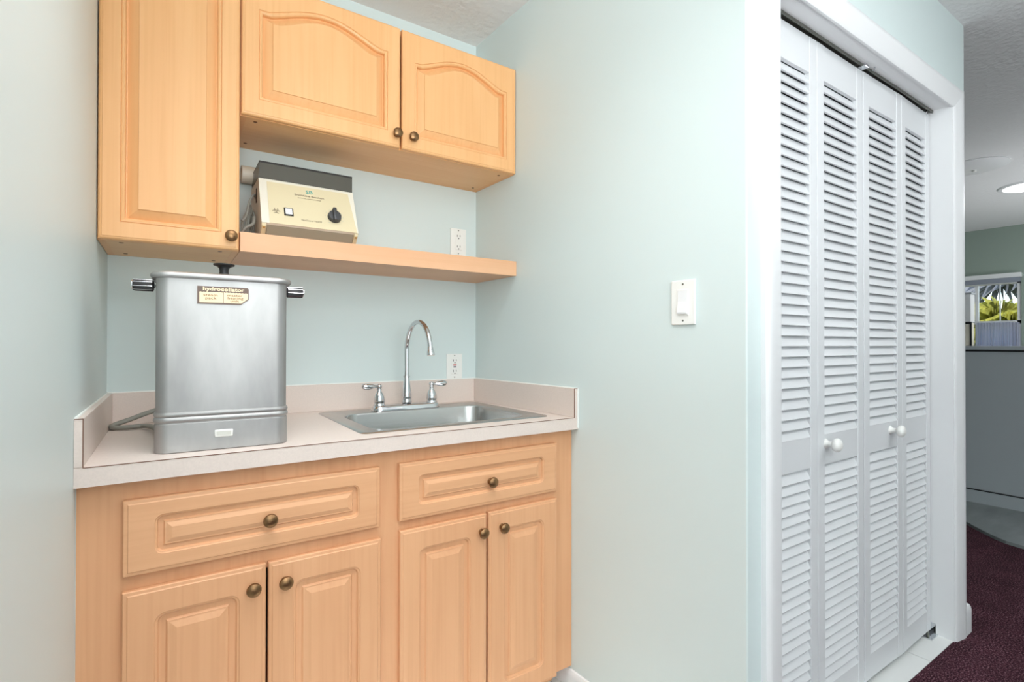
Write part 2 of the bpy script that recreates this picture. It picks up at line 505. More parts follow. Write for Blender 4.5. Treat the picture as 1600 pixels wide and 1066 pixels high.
# ceiling fittings in the far room
t = thing('ceiling_vent', 'round white dish shaped vent on the dim ceiling', 'vent', (4.85, 1.24, ZC))
obj('dish', LT([(0.19, 0), (0.195, .008), (0.16, .022), (0.10, .03), (0.02, .033)], (4.85, 1.24, ZC), (0, 0, -1), 36), 'white', t, True)
obj('knob', LT([(0.012, .03), (0.012, .042), (0.006, .046)], (4.85, 1.24, ZC), (0, 0, -1), 12), 'plastic', t, True)
t = thing('recessed_ceiling_light', 'round glowing ceiling light beyond the white vent', 'ceiling light', (5.82, 1.14, ZC))
obj('trim_ring', LT([(0.165, -.001), (0.20, 0), (0.19, .01), (0.165, .012), (.163, -.001)], (5.82, 1.14, ZC), (0, 0, -1), 36, cap0=False, cap1=False), 'white', t, True)
obj('lens', LT([(0.165, 0), (0.165, .006), (0.02, .008)], (5.82, 1.14, ZC), (0, 0, -1), 36), 'glow', t)

# ------------------------------------------------------------------ closet: jambs, casing, track
def casing_profile(w):   # (across, out) outer edge thick, rounded
    return [(0, 0), (w, 0), (w, .013), (w - .006, .018), (w - .02, .019), (w - .045, .015), (.012, .011), (.004, .009), (0, .006)]
def casing_vertical(name, xin, sign, z1, lab):
    bm = bmesh.new()
    pr_ = [(xin + sign * a, YW - o) for a, o in casing_profile(0.082)]
    # mitred top
    lo = [bm.verts.new((x, y, 0)) for x, y in pr_]
    hi = [bm.verts.new((x, y, z1 + abs(x - xin))) for x, y in pr_]
    n = len(pr_); bm.faces.new(lo); bm.faces.new(hi[::-1])
    for i in range(n): bm.faces.new((lo[i], lo[(i + 1) % n], hi[(i + 1) % n], hi[i]))
    return struct(name, bm, 'white', lab, True)
ZH = 2.083
XJ0, XJ1 = 1.304, 2.541
casing_vertical('trim_1', XJ0 - .004, -1, ZH, 'white closet door casing beside the switch wall')
casing_vertical('trim_2', XJ1 + .006, 1, ZH, 'white closet door casing beside the carpeted room')
bm = bmesh.new()
pr_ = casing_profile(0.078)
lo = [bm.verts.new((XJ0 - .004 - a, YW - o, ZH + a)) for a, o in pr_]
hi = [bm.verts.new((XJ1 + .006 + a, YW - o, ZH + a)) for a, o in pr_]
n = len(pr_); bm.faces.new(lo); bm.faces.new(hi[::-1])
for i in range(n): bm.faces.new((lo[i], lo[(i + 1) % n], hi[(i + 1) % n], hi[i]))
struct('trim_3', bm, 'white', 'white head casing above the closet doors', True)
struct('trim_4', BX(XJ1, XJ1 + .02, YW - .004, .86, -0.01, 2.11), 'white', 'white door jamb next to the last louvered panel')
struct('trim_5', BX(XJ0 - .02, XJ0, YW - .004, .86, -0.01, 2.11), 'white', 'white door jamb hidden behind the casing')
struct('trim_6', BX(XJ0 - .02, XJ1 + .02, YW - .004, .86, 2.090, 2.112), 'white', 'white head jamb above the door track')
t = thing('bifold_track', 'dark metal bifold door track under the white head jamb', 'track', (1.92, .79, 2.09))
bm = bmesh.new()
prism(bm, [(.774, 2.0895), (.774, 2.081), (.777, 2.081), (.777, 2.087), (.800, 2.087), (.800, 2.081), (.8035, 2.081), (.8035, 2.0895)], XJ0 + .002, XJ1 - .002, 'X')
obj('rail', bm, 'track', t)
obj('hanger', BX(1.915, 1.945, .766, .80, 2.080, 2.0895, bev=.001, seg=1), 'chrome', t)
bm = bmesh.new(); tube(bm, spline([(1.962, .766, 2.076), (1.972, .762, 2.078), (1.976, .76, 2.088), (1.972, .762, 2.089)], 5), .0016, 8)
obj('hook', bm, 'chrome', t, True)
for xx in (2.50,):
    obj('pivot', LT([(.006, 0), (.006, .02)], (xx, .787, 2.068), (0, 0, 1), 12), 'chrome', t, True)
t = thing('floor_pivot_bracket', 'small metal pivot bracket on the tile at the jamb foot', 'bracket', (2.52, .79, 0))
bm = bmesh.new(); box(bm, 2.475, 2.5405, .765, .80, .001, .006); box(bm, 2.536, 2.5405, .772, .80, .001, .045)
obj('plate', bm, 'chrome', t)
obj('pin', LT([(.005, .005), (.005, .02)], (2.497, .785, 0), (0, 0, 1), 12), 'track', t, True)

# baseboards
def bbprof(t_=.013, h=.11):
    return [(0, 0), (t_, 0), (t_, h - .022), (t_ - .002, h - .01), (t_ - .006, h - .002), (0, h)]
# closet corner stub with a bullnose end, wraps round the wall corner
bm = bmesh.new()
rows = []
for x_, y_, nx, ny in ((2.634, YW, 0, -1), (2.682, YW, 0, -1), (2.688, YW, .38, -.92), (2.688, YW + .003, .92, -.38), (2.688, YW + .01, 1, 0), (2.688, 2.6, 1, 0)):
    rows.append([(x_ + nx * o * 1.25, y_ + ny * o * 1.25, z) for o, z in bbprof()])
loops(bm, rows, True, True)
struct('baseboard_closet', bm, 'white', 'white baseboard wrapping the wall corner by the carpet', True)
bm = bmesh.new()
rows = []
for y_ in (YB, YW + .02):
    rows.append([(xr(y_) - o, y_, z) for o, z in bbprof(.012, .0615)])
loops(bm, rows, True, True)
struct('baseboard_right', bm, 'white', 'low white baseboard beside the base cabinet', True)

# ------------------------------------------------------------------ bifold doors
WP, TH = 0.3055, 0.028
def mesh_of(bm, name, mt):
    bmesh.ops.recalc_face_normals(bm, faces=bm.faces[:])
    me = bpy.data.meshes.new(name); bm.to_mesh(me); bm.free(); me.materials.append(MAT[mt]); return me
def link(name, me, parent, loc=(0, 0, 0)):
    o = bpy.data.objects.new(name, me); COL.objects.link(o); o.parent = parent; o.location = loc; return o
SW = .041
Z0, Z1 = .018, 2.079
me_stile = mesh_of(BX(0, SW, 0, TH, Z0, Z1, bev=.0015, seg=1), 'stile', 'louver')
rails = {'top': (1.970, Z1), 'mid': (.784, .879), 'bot': (Z0, .102)}
me_rail = {k: mesh_of(BX(SW, WP - SW, .0012, .0135, a, b_, bev=.001, seg=1), 'rail', 'louver') for k, (a, b_) in rails.items()}
bm = bmesh.new()
prism(bm, [(.0008, 0.0010), (.0014, -0.0006), (.0072, -0.0003), (.0200, .0308), (.0192, .0326), (.0156, .0326)], SW - .002, WP - SW + .002, 'X')
me_slat = mesh_of(bm, 'louver_slat', 'louver')
def bifold_panel(door, a, b_, label=None):
    """a, b_: plan points of the panel's front face ends"""
    A, B = Vector((a[0], a[1], 0)), Vector((b_[0], b_[1], 0))
    d = B - A
    p = bpy.data.objects.new('door_panel', me_stile); COL.objects.link(p)
    p.parent = door
    p.location = A; p.rotation_euler = (0, 0, math.atan2(d.y, d.x))
    p.scale = (1, 1, 1)
    k = d.length / WP
    link('stile', me_stile, p, (WP - SW, 0, 0))
    for r in me_rail: link('rail', me_rail[r], p)
    z = .8815
    pitch = (1.970 - .879) / 36
    for i in range(36):
        link('louver_slat', me_slat, p, (0, 0, .879 - .003 + i * pitch))
    pitch = (.784 - .102) / 23
    for i in range(23):
        link('louver_slat', me_slat, p, (0, 0, .102 - .003 + i * pitch))
    p.scale.x = k
    return p
d1 = thing('door_1', 'louvered white bifold door pair next to the switch wall, knob on its second panel', None, (1.31, .787, 0), kind='structure')
d2 = thing('door_2', 'louvered white bifold door pair next to the carpeted room, knob on its first panel', None, (2.535, .787, 0), kind='structure')
for d in (d1, d2): d.location = (0, 0, 0)
PA, PB, PC, PD, PE, PF_ = (1.307, .787), (1.616, .765), (1.6175, .7655), (1.922, .787), (1.928, .787), (2.226, .768)
p1 = bifold_panel(d1, (1.330, .787), (1.6365, .785))
p2 = bifold_panel(d1, (1.6395, .785), (1.9465, .786))
p3 = bifold_panel(d2, (1.9500, .785), (2.2510, .782))
p4 = bifold_panel(d2, (2.2540, .782), (2.5345, .787))
kprof = [(.0155, 0), (.0125, .003), (.0095, .008), (.0085, .016), (.0105, .021), (.0165, .024), (.0205, .029), (.0212, .034), (.0185, .040), (.012, .0445), (.004, .046)]
for p, lx in ((p2, .048), (p3, .205)):
    o = obj('door_knob', LT(kprof, (0, 0, 0), (0, -1, 0), 28), 'plastic', None, True)
    o.parent = p; o.matrix_parent_inverse = Matrix.Identity(4)
    o.location = (lx, .001, .848); o['label'] = 'white mushroom knob'

# ------------------------------------------------------------------ outlets and switch
def outlet(name, lab, x0, z0, z1, gfci=False):
    w = .073
    t = thing(name, lab, 'outlet', (x0 + w / 2, YB, (z0 + z1) / 2))
    cx = x0 + w / 2; cz = (z0 + z1) / 2
    obj('cover_plate', BX(x0, x0 + w, YB - .0055, YB, z0, z1, bev=.002), 'plastic', t)
    f = obj('receptacle', BX(cx - .017, cx + .017, YB - .0075, YB - .004, cz - .034, cz + .034, bev=.001, seg=1), 'plastic', t)
    offs = (.0205, -.0245)
    for o_ in offs:
        bm = bmesh.new()
        box(bm, cx - .0078, cx - .0056, YB - .0079, YB - .007, cz + o_ + .001, cz + o_ + .0095)
        box(bm, cx + .0056, cx + .0078, YB - .0079, YB - .007, cz + o_ + .002, cz + o_ + .0095)
        lathe(bm, [(.0026, 0), (.0026, .0004)], (cx, YB - .0076, cz + o_ - .005), (0, -1, 0), 12)
        obj('slots', bm, 'dark', f)
    if gfci:
        obj('reset_button', BX(cx - .0075, cx + .0075, YB - .009, YB - .007, cz + .0035, cz + .0085, bev=.0006, seg=1), 'red', f)
        obj('test_button', BX(cx - .0065, cx + .0065, YB - .009, YB - .007, cz - .0045, cz + .0, bev=.0006, seg=1), 'black', f)
    for zz in (z0 + .008, z1 - .008):
        obj('screw', LT([(.0028, 0), (.0028, .0008), (.001, .0012)], (cx, YB - .0052, zz), (0, -1, 0), 12), 'track', t, True)
outlet('wall_outlet', 'white duplex outlet above the open shelf', .9855, 1.530, 1.644)
outlet('ground_fault_outlet', 'white outlet with red and black test buttons above the backsplash', .9685, 1.0065, 1.113, True)

ts = thing('light_switch', 'white rocker light switch on the plain mint wall', 'switch', (0, 0, 0))
def sw_box(y0, y1, z0, z1, d0, d1, bev=.001):
    return BX(y0, y1, -d1, -d0, z0, z1, bev=bev)
parts = [('cover_plate', BX(-.0372, .0372, -.006, 0, -.0600, .0600, bev=.0028), 'plastic'),
         ('rocker_frame', BX(-.0175, .0175, -.0078, -.004, -.0345, .0345, bev=.0012), 'plastic')]
for nme, bm, mt in parts:
    o = obj(nme, bm, mt, ts)
bm = bmesh.new()
prism(bm, [(-.0075, -.031), (-.0115, -.031), (-.0125, -.027), (-.0085, .002), (-.0078, .031), (-.006, .031)], -.0145, .0145, 'X')
obj('rocker', bm, 'white', ts)
for zz in (-.049, .049):
    obj('screw', LT([(.0027, .005), (.0027, .0066), (.001, .007)], (0, 0, zz), (0, -1, 0), 12), 'track', ts, True)
ym = .8938
ts.rotation_euler = (0, 0, -PI / 2 + math.atan(SK))
ts.location = (xr(ym), ym, 1.2662)

# ------------------------------------------------------------------ knob (antique bronze)
def bronze_knob(parent, x, y, z, s=1.0):
    pf = [(.0095, 0), (.0085, .002), (.0062, .006), (.0058, .011), (.0085, .0145), (.0140, .0165), (.0160, .0195), (.0150, .0235), (.0110, .0265), (.0055, .028), (.001, .0284)]
    return obj('knob', LT([(r * s, h * s) for r, h in pf], (x, y, z), (0, -1, 0), 28), 'bronze', parent, True)

# ------------------------------------------------------------------ base cabinet
bc = thing('base_cabinet', 'peach maple base cabinet with two drawers and four doors under the beige worktop', 'cabinet', (0, 0, 0))
bm = bmesh.new()
YF2 = YF + .019
xR = xr(YF) - .0005
xLf = XL + .0015
def ff(x0, x1, z0, z1): box(bm, x0, x1, YF, YF2, z0, z1)
ff(xLf, -.060, .0716, .868); ff(.447, .537, .0716, .868); ff(1.042, xR, .0716, .868)
for a, b_ in ((-.060, .447), (.537, 1.042)):
    ff(a, b_, .812, .868); ff(a, b_, .625, .690); ff(a, b_, .0716, .100)
obj('face_frame', bm, 'peach', bc)
for x0, x1 in ((XL + .002, XL + .018), (.484, .500)):
    obj('side_panel', BX(x0, x1, YF2, YB - .004, .07, .868), 'peach', bc)
obj('side_panel', PR([(xR - .016, YF2), (xR, YF2), (xr(YB) - .002, YB - .004), (xr(YB) - .018, YB - .004)], .07, .868), 'peach', bc)
obj('bottom_panel', BX(XL + .018, 1.09, YF2, YB - .004, .078, .096), 'peach', bc)
obj('toe_kick', BX(XL + .002, 1.10, 1.40, 1.415, .001, .07), 'peach', bc)
# missing-paint chip at the top left corner of the frame
obj('filler_strip', BX(XL + .0002, XL + .0012, YF + .001, YF2, .0716, .868), 'caulk', bc)

def foil_front(name, x0, x1, z0, z1, ix, iz, rr, mt, s=1.0, parent=bc):
    """routed front: bevelled lip, rounded sunk groove, raised centre field"""
    Y0, T = YD, .0175
    def L(i, d, r, k=None):
        kk = k if k is not None else 0
        return [(x, Y0 + d, z) for x, z in rrect(x0 + i, x1 - i, z0 + i, z1 - i, r)]
    def I(i, d, r):
        return [(x, Y0 + d, z) for x, z in rrect(x0 + ix + i, x1 - ix - i, z0 + iz + i, z1 - iz - i, r)]
    rows = [L(0, T, .001), L(0, .0045, .001), L(.0015, .0025, .001), L(.0075, .0018, .001), L(.0095, 0, .001),
            I(0, 0, rr), I(.0016, .0022, rr - .0016), I(.005 * s, .0028, rr - .004), I(.0080 * s, .0082, rr - .006), I(.0175 * s, .0086, .006),
            I(.0200 * s, .0086, .0004), I(.0235 * s, .0042, .0004), I(.0270 * s, .0042, .0004), I(.0400 * s, .0003, .0004)]
    bm = bmesh.new(); loops(bm, rows, True, True)
    return obj(name, bm, mt, parent)
dr = [(-.0765, .4640, .6725, .8295, .198, .7445), (.5180, 1.0587, .6745, .8310, .802, .7440)]
for x0, x1, z0, z1, kx, kz in dr:
    o = foil_front('drawer', x0, x1, z0, z1, .054, .0365, .016, 'peach_h', .76)
    bronze_knob(o, kx, YD + .001, kz)
dd = [(-.0770, .1918, .641, .1640, .593), (.1970, .4675, .641, .2325, .592), (.5205, .7910, .6485, .7710, .5993), (.7975, 1.0590, .650, .8430, .6004)]
for x0, x1, z1, kx, kz in dd:
    o = foil_front('door', x0, x1, .0695, z1, .0545, .0555, .021, 'peach')
    bronze_knob(o, kx, YD + .001, kz)

# ------------------------------------------------------------------ worktop, backsplash, sink hole
wt = thing('worktop', 'pinkish beige laminate worktop with upstands on three sides', 'worktop', (0, 0, 0))
TS = .0145
HX0, HX1, HY0, HY1 = .470, 1.028, 1.405, 1.85
bm = bmesh.new()
ys = [YC, HY0, HY1, YB]
g = {}
for lev, z in ((0, .871), (1, .91)):
    for j, y_ in enumerate(ys):
        for i, x_ in enumerate([XL + .0003, HX0, HX1, xr(y_) - .0003]):
            g[lev, i, j] = bm.verts.new((x_, y_, z))
for i in range(3):
    for j in range(3):
        if i == 1 and j == 1: continue
        for lev in (0, 1):
            bm.faces.new([g[lev, i, j], g[lev, i + 1, j], g[lev, i + 1, j + 1], g[lev, i, j + 1]])
def side(a, b_): bm.faces.new([g[0, a[0], a[1]], g[0, b_[0], b_[1]], g[1, b_[0], b_[1]], g[1, a[0], a[1]]])
for k in range(3):
    side((k, 0), (k + 1, 0)); side((k, 3), (k + 1, 3)); side((0, k), (0, k + 1)); side((3, k), (3, k + 1))
for a, b_ in (((1, 1), (2, 1)), ((2, 1), (2, 2)), ((2, 2), (1, 2)), ((1, 2), (1, 1))): side(a, b_)
obj('countertop', bm, 'laminate', wt)
obj('edge_seam', BX(XL + TS, xr(YC) - TS, YC - .0006, YC + .0009, .9088, .9103), 'seam', wt)
ZT = 1.0058
obj('backsplash', BX(XL + TS, xr(YB) - TS, YB - TS, YB - .0003, .91, ZT, bev=.0008, seg=1), 'laminate', wt)
obj('backsplash', BX(XL + .0003, XL + TS, YC + .0005, YB - .0003, .9105, ZT, bev=.0008, seg=1), 'laminate', wt)
obj('backsplash', PR([(xr(YC) - TS, YC + .0005), (xr(YC) - .0003, YC + .0005), (xr(YB) - .0003, YB - .0003), (xr(YB) - TS, YB - .0003)], .9105, ZT), 'laminate', wt)
for xa in (XL + TS, xr(YC) - TS):
    obj('edge_seam', BX(xa - .0008, xa + .0008, YC, YC + .002, .9095, ZT + .0004), 'seam', wt)
for xa, xb in ((XL + .001, XL + TS), (xr(YC) - TS, xr(YC) - .001)):
    obj('edge_seam', BX(xa, xb, YC, YC + .0016, ZT - .0008, ZT + .0006), 'seam', wt)
bm = bmesh.new()
tube(bm, [(XL + .002, YC + .004, ZT + .0005), (XL + .002, YB - .002, ZT + .0005), (xr(YB) - .002, YB - .002, ZT + .0005), (xr(YC) - .002, YC + .004, ZT + .0005)], .0028, 6)
obj('caulk_bead', bm, 'caulk', wt)
bm = bmesh.new(); tube(bm, [(xr(YC) - .001, YC - .001, .874), (xr(YC) - .001, YC - .001, ZT)], .0022, 6)
obj('caulk_bead', bm, 'caulk', wt)

# sink
sk = thing('sink', 'single bowl drop-in stainless steel sink set in the worktop', 'sink', (.75, 1.62, .91))
def ring(x0, x1, y0, y1, r, z, seg=7): return [(x, y, z) for x, y in rrect(x0, x1, y0, y1, r, seg)]
bm = bmesh.new()
RX0, RX1, RY0, RY1 = .4335, 1.0720, 1.3730, 1.8850
BX0, BX1, BY0, BY1 = .4870, 1.0160, 1.4180, 1.7780
rows = [ring(RX0, RX1, RY0, RY1, .026, .9103), ring(RX0 + .003, RX1 - .003, RY0 + .003, RY1 - .003, .024, .9128),
        ring(RX0 + .010, RX1 - .010, RY0 + .010, RY1 - .010, .022, .9140), ring(RX0 + .017, RX1 - .017, RY0 + .017, RY1 - .017, .020, .9126),
        ring(BX0 - .007, BX1 + .007, BY0 - .007, BY1 + .007, .067, .9124), ring(BX0 - .002, BX1 + .002, BY0 - .002, BY1 + .002, .062, .9105),
        ring(BX0, BX1, BY0, BY1, .060, .905), ring(BX0 + .006, BX1 - .006, BY0 + .006, BY1 - .006, .058, .80),
        ring(BX0 + .012, BX1 - .012, BY0 + .012, BY1 - .012, .055, .765), ring(BX0 + .03, BX1 - .03, BY0 + .03, BY1 - .03, .045, .752),
        ring(.71, .79, 1.56, 1.64, .0398, .748)]
loops(bm, rows, False, True)
obj('basin', bm, 'sink', sk, True)
obj('drain', LT([(.043, .001), (.043, .003), (.034, .003), (.028, -.0005), (.004, -.0005)], (.75, 1.60, .748), (0, 0, 1), 24), 'chrome', sk, True)

# faucet
FY = 1.822
fa = thing('faucet', 'chrome gooseneck faucet with two lever handles behind the sink', 'faucet', (.741, FY, .914))
bm = bmesh.new()
rows = [ring(.6085, .8730, FY - .031, FY + .031, .0305, .9127, 9), ring(.6085, .8730, FY - .031, FY + .031, .0305, .918, 9),
        ring(.6140, .8675, FY - .0265, FY + .0265, .026, .927, 9), ring(.6170, .8645, FY - .0235, FY + .0235, .023, .9305, 9), ring(.622, .8595, FY - .019, FY + .019, .0185, .9315, 9)]
loops(bm, rows, True, True)
obj('deck_plate', bm, 'chrome', fa, True)
obj('spout_ring', LT([(.0155, 0), (.0155, .004)], (.7415, FY, .9312), (0, 0, 1), 24), 'black', fa, True)
obj('spout_base', LT([(.0185, 0), (.0195, .003), (.0185, .008), (.0175, .010), (.0185, .018), (.0185, .026), (.0175, .04), (.0145, .060), (.0118, .078), (.0105, .095), (.0120, .0965), (.0124, .0985), (.0115, .1005), (.0088, .1015)], (.7415, FY, .9345), (0, 0, 1), 28), 'chrome', fa, True)
R_ = .1045; zc = 1.128
pts = [(.7415, FY, 1.03), (.7415, FY, 1.06), (.7415, FY, 1.09)]
for k in range(25):
    a = PI * k / 24 * .965
    pts.append((.7415, FY - R_ + R_ * math.cos(a), zc + R_ * math.sin(a)))
bm = bmesh.new(); tube(bm, pts, .0086, 16)
sp = obj('spout', bm, 'chrome', fa, True)
e = Vector(pts[-1]); dirn = (Vector(pts[-1]) - Vector(pts[-2])).normalized()
obj('spout_tip', LT([(.0088, -.004), (.0102, 0), (.0106, .003), (.0096, .005), (.0122, .012), (.0134, .022), (.0134, .0245), (.0105, .0245)], e, dirn, 22), 'chrome', sp, True)
obj('collar', LT([(.0078, 0), (.0084, .001), (.0084, .003), (.0078, .004)], (.7415, FY, 1.139), (0, 0, 1), 20), 'chrome', sp, True)
for hx, sg in ((.6365, -1), (.8430, 1)):
    h = obj('handle', LT([(.0215, 0), (.0215, .003), (.0195, .006), (.0185, .0085), (.0195, .012), (.0195, .020), (.0175, .032), (.0125, .044), (.0082, .050), (.0075, .056), (.0090, .0575), (.0090, .060), (.0075, .0615)], (hx, FY, .9305), (0, 0, 1), 26), 'chrome', fa, True)
    obj('ball', LT([(.002, -.0098), (.0065, -.0078), (.0094, -.0035), (.0100, 0), (.0094, .0035), (.0065, .0078), (.002, .0098)], (hx, FY, .9995), (0, 0, 1), 20), 'chrome', h, True)
    obj('lever', LT([(.0056, .004), (.0048, .012), (.0062, .018), (.0095, .028), (.0112, .040), (.0112, .050), (.0092, .058), (.0055, .063), (.001, .064)], (hx, FY, 1.0000), (sg, -.12 * 0, .02), 18), 'chrome', h, True)

# ------------------------------------------------------------------ wall cabinets and shelf
def cathedral(u, z_sh, z_pk):
    """arch outline between shoulders, u in 0..1"""
    w = abs(u - .5) * 2
    if w > .90:
        return z_sh
    t_ = w / .90
    return z_sh + (z_pk - z_sh) * (0.5 + 0.5 * math.cos(PI * t_)) ** .62
def door_loops(x0, x1, z0, z1, d, arch=None, n=36, r=.0):
    """points of one loop: bottom edge, right side, top edge (sampled), left side"""
    out = [(x0 + (x1 - x0) * k / 6, YU + d, z0) for k in range(7)]
    out += [(x1, YU + d, z0 + (z1 - z0) * k / 4) for k in range(1, 4)]
    for k in range(n + 1):
        u = 1 - k / n
        z = z1 if arch is None else cathedral(u, arch[0], arch[1])
        out.append((x0 + (x1 - x0) * u, YU + d, z))
    out += [(x0, YU + d, z1 + (z0 - z1) * k / 4) for k in range(1, 4)]
    return out
def raised_door(parent, x0, x1, z0, z1, ix, izb, izt, pk=None, sx=1.0):
    """solid maple frame with a fielded panel; pk: (shoulder z, peak z) for an arched top"""
    T = .019
    def L(i, d): return door_loops(x0 + i, x1 - i, z0 + i, z1 - i, d)
    a0, a1, b0 = x0 + ix, x1 - ix, z0 + izb
    b1 = z1 - izt
    def I(i, d, j=None):
        j = i if j is None else j
        if pk: return door_loops(a0 + i, a1 - i, b0 + i, pk[0] - j, d, (pk[0] - j, pk[1] - j))
        return door_loops(a0 + i, a1 - i, b0 + i, b1 - i, d)
    rows = [L(0, T), L(0, .0075), L(.001, .0045), L(.004, .002), L(.0075, .0012), L(.0085, 0),
            I(0, 0), I(.0010, .0026), I(.0022, .0012), I(.0055, .0006), I(.0088, .0024), I(.0108, .0062), I(.0114, .0155), I(.0140, .0158, .0138), I(.0370, .0035, .0295), I(.0380, .0008, .0305)]
    bm = bmesh.new(); loops(bm, rows, True, True)
    o = obj('door', bm, 'maple', parent)
    return o

def carcass(t, x0, x1, z0, z1, right_skew=False, holes=()):
    y0, y1 = YU + .0195, YB - .0005
    P = .017
    obj('side_panel', BX(x0, x0 + P, y0, y1, z0, z1), 'maple', t)
    if right_skew:
        obj('side_panel', PR([(xr(y0) - P, y0), (xr(y0) - .0005, y0), (xr(y1) - .0005, y1), (xr(y1) - P, y1)], z0, z1), 'maple', t)
        xe = xr(y1) - P
    else:
        obj('side_panel', BX(x1 - P, x1, y0, y1, z0, z1), 'maple', t); xe = x1 - P
    obj('bottom_panel', PR([(x0 + P, y0), ((xr(y0) - P) if right_skew else xe, y0), (xe, y1), (x0 + P, y1)], z0 + .0004, z0 + .016), 'maple_h', t)
    obj('top_panel', PR([(x0 + P, y0), ((xr(y0) - P) if right_skew else xe, y0), (xe, y1), (x0 + P, y1)], z1 - .016, z1), 'maple_h', t)
    for hx, hy in holes:
        obj('screw_cap', LT([(.0055, 0), (.0055, .0006), (.0045, .001)], (hx, hy, z0 + .0004), (0, 0, -1), 14), 'cap', t, True)
ZB1, ZB2, ZTOP = 1.4190, 1.8143, 2.2225
tc_ = thing('tall_wall_cabinet', 'tall honey maple wall cabinet with one door above the steel tank', 'cabinet', (0, 0, 0))
carcass(tc_, XL + .0012, .1675, ZB1, ZTOP, False, ((-.105, 1.697), (-.107, 1.896), (.122, 1.700), (.118, 1.897)))
o = raised_door(tc_, XL + .003, .1665, ZB1 + .001, ZTOP, .045, .046, .046)
bronze_knob(o, .1448, YU + .001, 1.4567, 1.02)
wc = thing('wall_cabinet', 'short honey maple wall cabinet with two arched panel doors above the shelf', 'cabinet', (0, 0, 0))
carcass(wc, .1690, 1.10, ZB2, ZTOP, True, ((.212, 1.698), (.207, 1.896), (1.0726, 1.7045), (1.068, 1.9016)))
o = raised_door(wc, .1705, .6480, ZB2 + .0015, ZTOP, .0445, .0495, .046, (2.129, 2.1765))
bronze_knob(o, .6325, YU + .001, 1.8582, 1.02)
o = raised_door(wc, .6545, xr(YU) - .0015, ZB2 + .0015, ZTOP, .0440, .0460, .046, (2.121, 2.1720))
bronze_knob(o, .6898, YU + .001, 1.8580, 1.02)
bm = PR([(.1685, YU), (xr(YU) - .0008, YU), (xr(YB) - .0008, YB - .0005), (.1685, YB - .0005)], 1.4185, 1.4745)
tag(obj('wall_shelf', bm, 'shelfwood'), 'thick light maple open shelf between the cabinets and the sink', 'shelf')

# ------------------------------------------------------------------ steel heating tank
hx, hy = .1125, 1.4440
ht = thing('heating_tank', 'brushed stainless steel pack heating tank standing on the worktop', 'heating tank', (0, 0, 0))
hr = math.atan2(-.0122, .269)
HW, HD, RC = .1365, .0835, .028
def hring(dx, z, r=RC): return ring(-HW - dx, HW + dx, -HD - dx, HD + dx, r + dx, z, 8)
TANK = []
def tpart(name, bm, mt, parent=None, smooth=True):
    o = obj(name, bm, mt, parent or ht, smooth); return o
bm = bmesh.new()
zb, zr1 = .9102, 1.3060
loops(bm, [hring(-.002, zb), hring(0, zb + .002), hring(0, .9745), hring(-.0012, .9758), hring(-.0012, .9775), hring(.0014, .9800), hring(.0022, .9835), hring(.0012, .9875), hring(-.0012, .9900),
           hring(.0012, .9925), hring(.0018, .9960), hring(.0006, .9995), hring(-.0022, 1.001), hring(-.0022, 1.290), hring(-.0022, 1.304)], True, True)
tpart('tank_body', bm, 'steel')
bm = bmesh.new()
loops(bm, [hring(-.001, 1.300), hring(.0065, 1.3005), hring(.0085, 1.3040), hring(.0085, 1.3075), hring(.006, 1.3115), hring(.000, 1.3125), hring(-.006, 1.3110), hring(-.008, 1.306)], True, False)
tpart('rim', bm, 'steel')
bm = bmesh.new()
loops(bm, [hring(-.007, 1.306), hring(-.007, 1.3135), hring(-.010, 1.3155), hring(-.018, 1.3150, .02), hring(-.022, 1.3170, .02), hring(-.06, 1.3220, .006)], True, True)
lid = tpart('lid', bm, 'steel')
tpart('lid_knob', LT([(.015, 0), (.0120, .004), (.0100, .010), (.0105, .018), (.0140, .023), (.0225, .0262), (.0235, .028), (.0230, .0298), (.016, .031), (.004, .0312)], (0, 0, 1.319), (0, 0, 1), 28), 'black', lid)
for sg in (-1, 1):
    g_ = tpart('handle', LT([(.005, 0), (.0105, .001), (.0125, .003), (.0125, .036), (.0112, .040), (.0105, .041), (.004, .041)], (sg * (HW + .004), 0, 1.2880), (sg, 0, 0), 40, flute=(8, .10)), 'black')
    tpart('chrome_cap', LT([(.0085, -.0005), (.0105, 0), (.0105, .0018), (.0095, .0024), (.0085, .0018)], (sg * (HW + .045), 0, 1.2880), (sg, 0, 0), 24, cap0=False, cap1=False), 'chrome', g_)
    for a in range(8):
        an = a * PI / 4 + .2
        bm = bmesh.new()
        cy_, cz_ = math.cos(an) * .0124, 1.288 + math.sin(an) * .0124
        tube(bm, [(sg * (HW + .008), cy_, cz_), (sg * (HW + .044), cy_, cz_)], .0009, 6)
        tpart('chrome_strip', bm, 'chrome', g_)
    bm = bmesh.new()
    tube(bm, spline([(sg * (HW + .002), 0, 1.303), (sg * (HW + .0075), 0, 1.300), (sg * (HW + .0085), 0, 1.292), (sg * (HW + .002), 0, 1.284)], 4), .0042, 8)
    tpart('handle_bracket', bm, 'chrome', g_)
# pilot light on the base
pl = tpart('pilot_light', BX(-.0265 + .0065, .0105 + .0065, -HD - .0035, -HD + .001, .9395, .9560, bev=.0015, seg=1), 'plastic')
tpart('lens', BX(-.0165, .0135, -HD - .0042, -HD - .002, .9430, .9525), mat('pale_grey_lens', srgb(206, 206, 198), .4), pl)
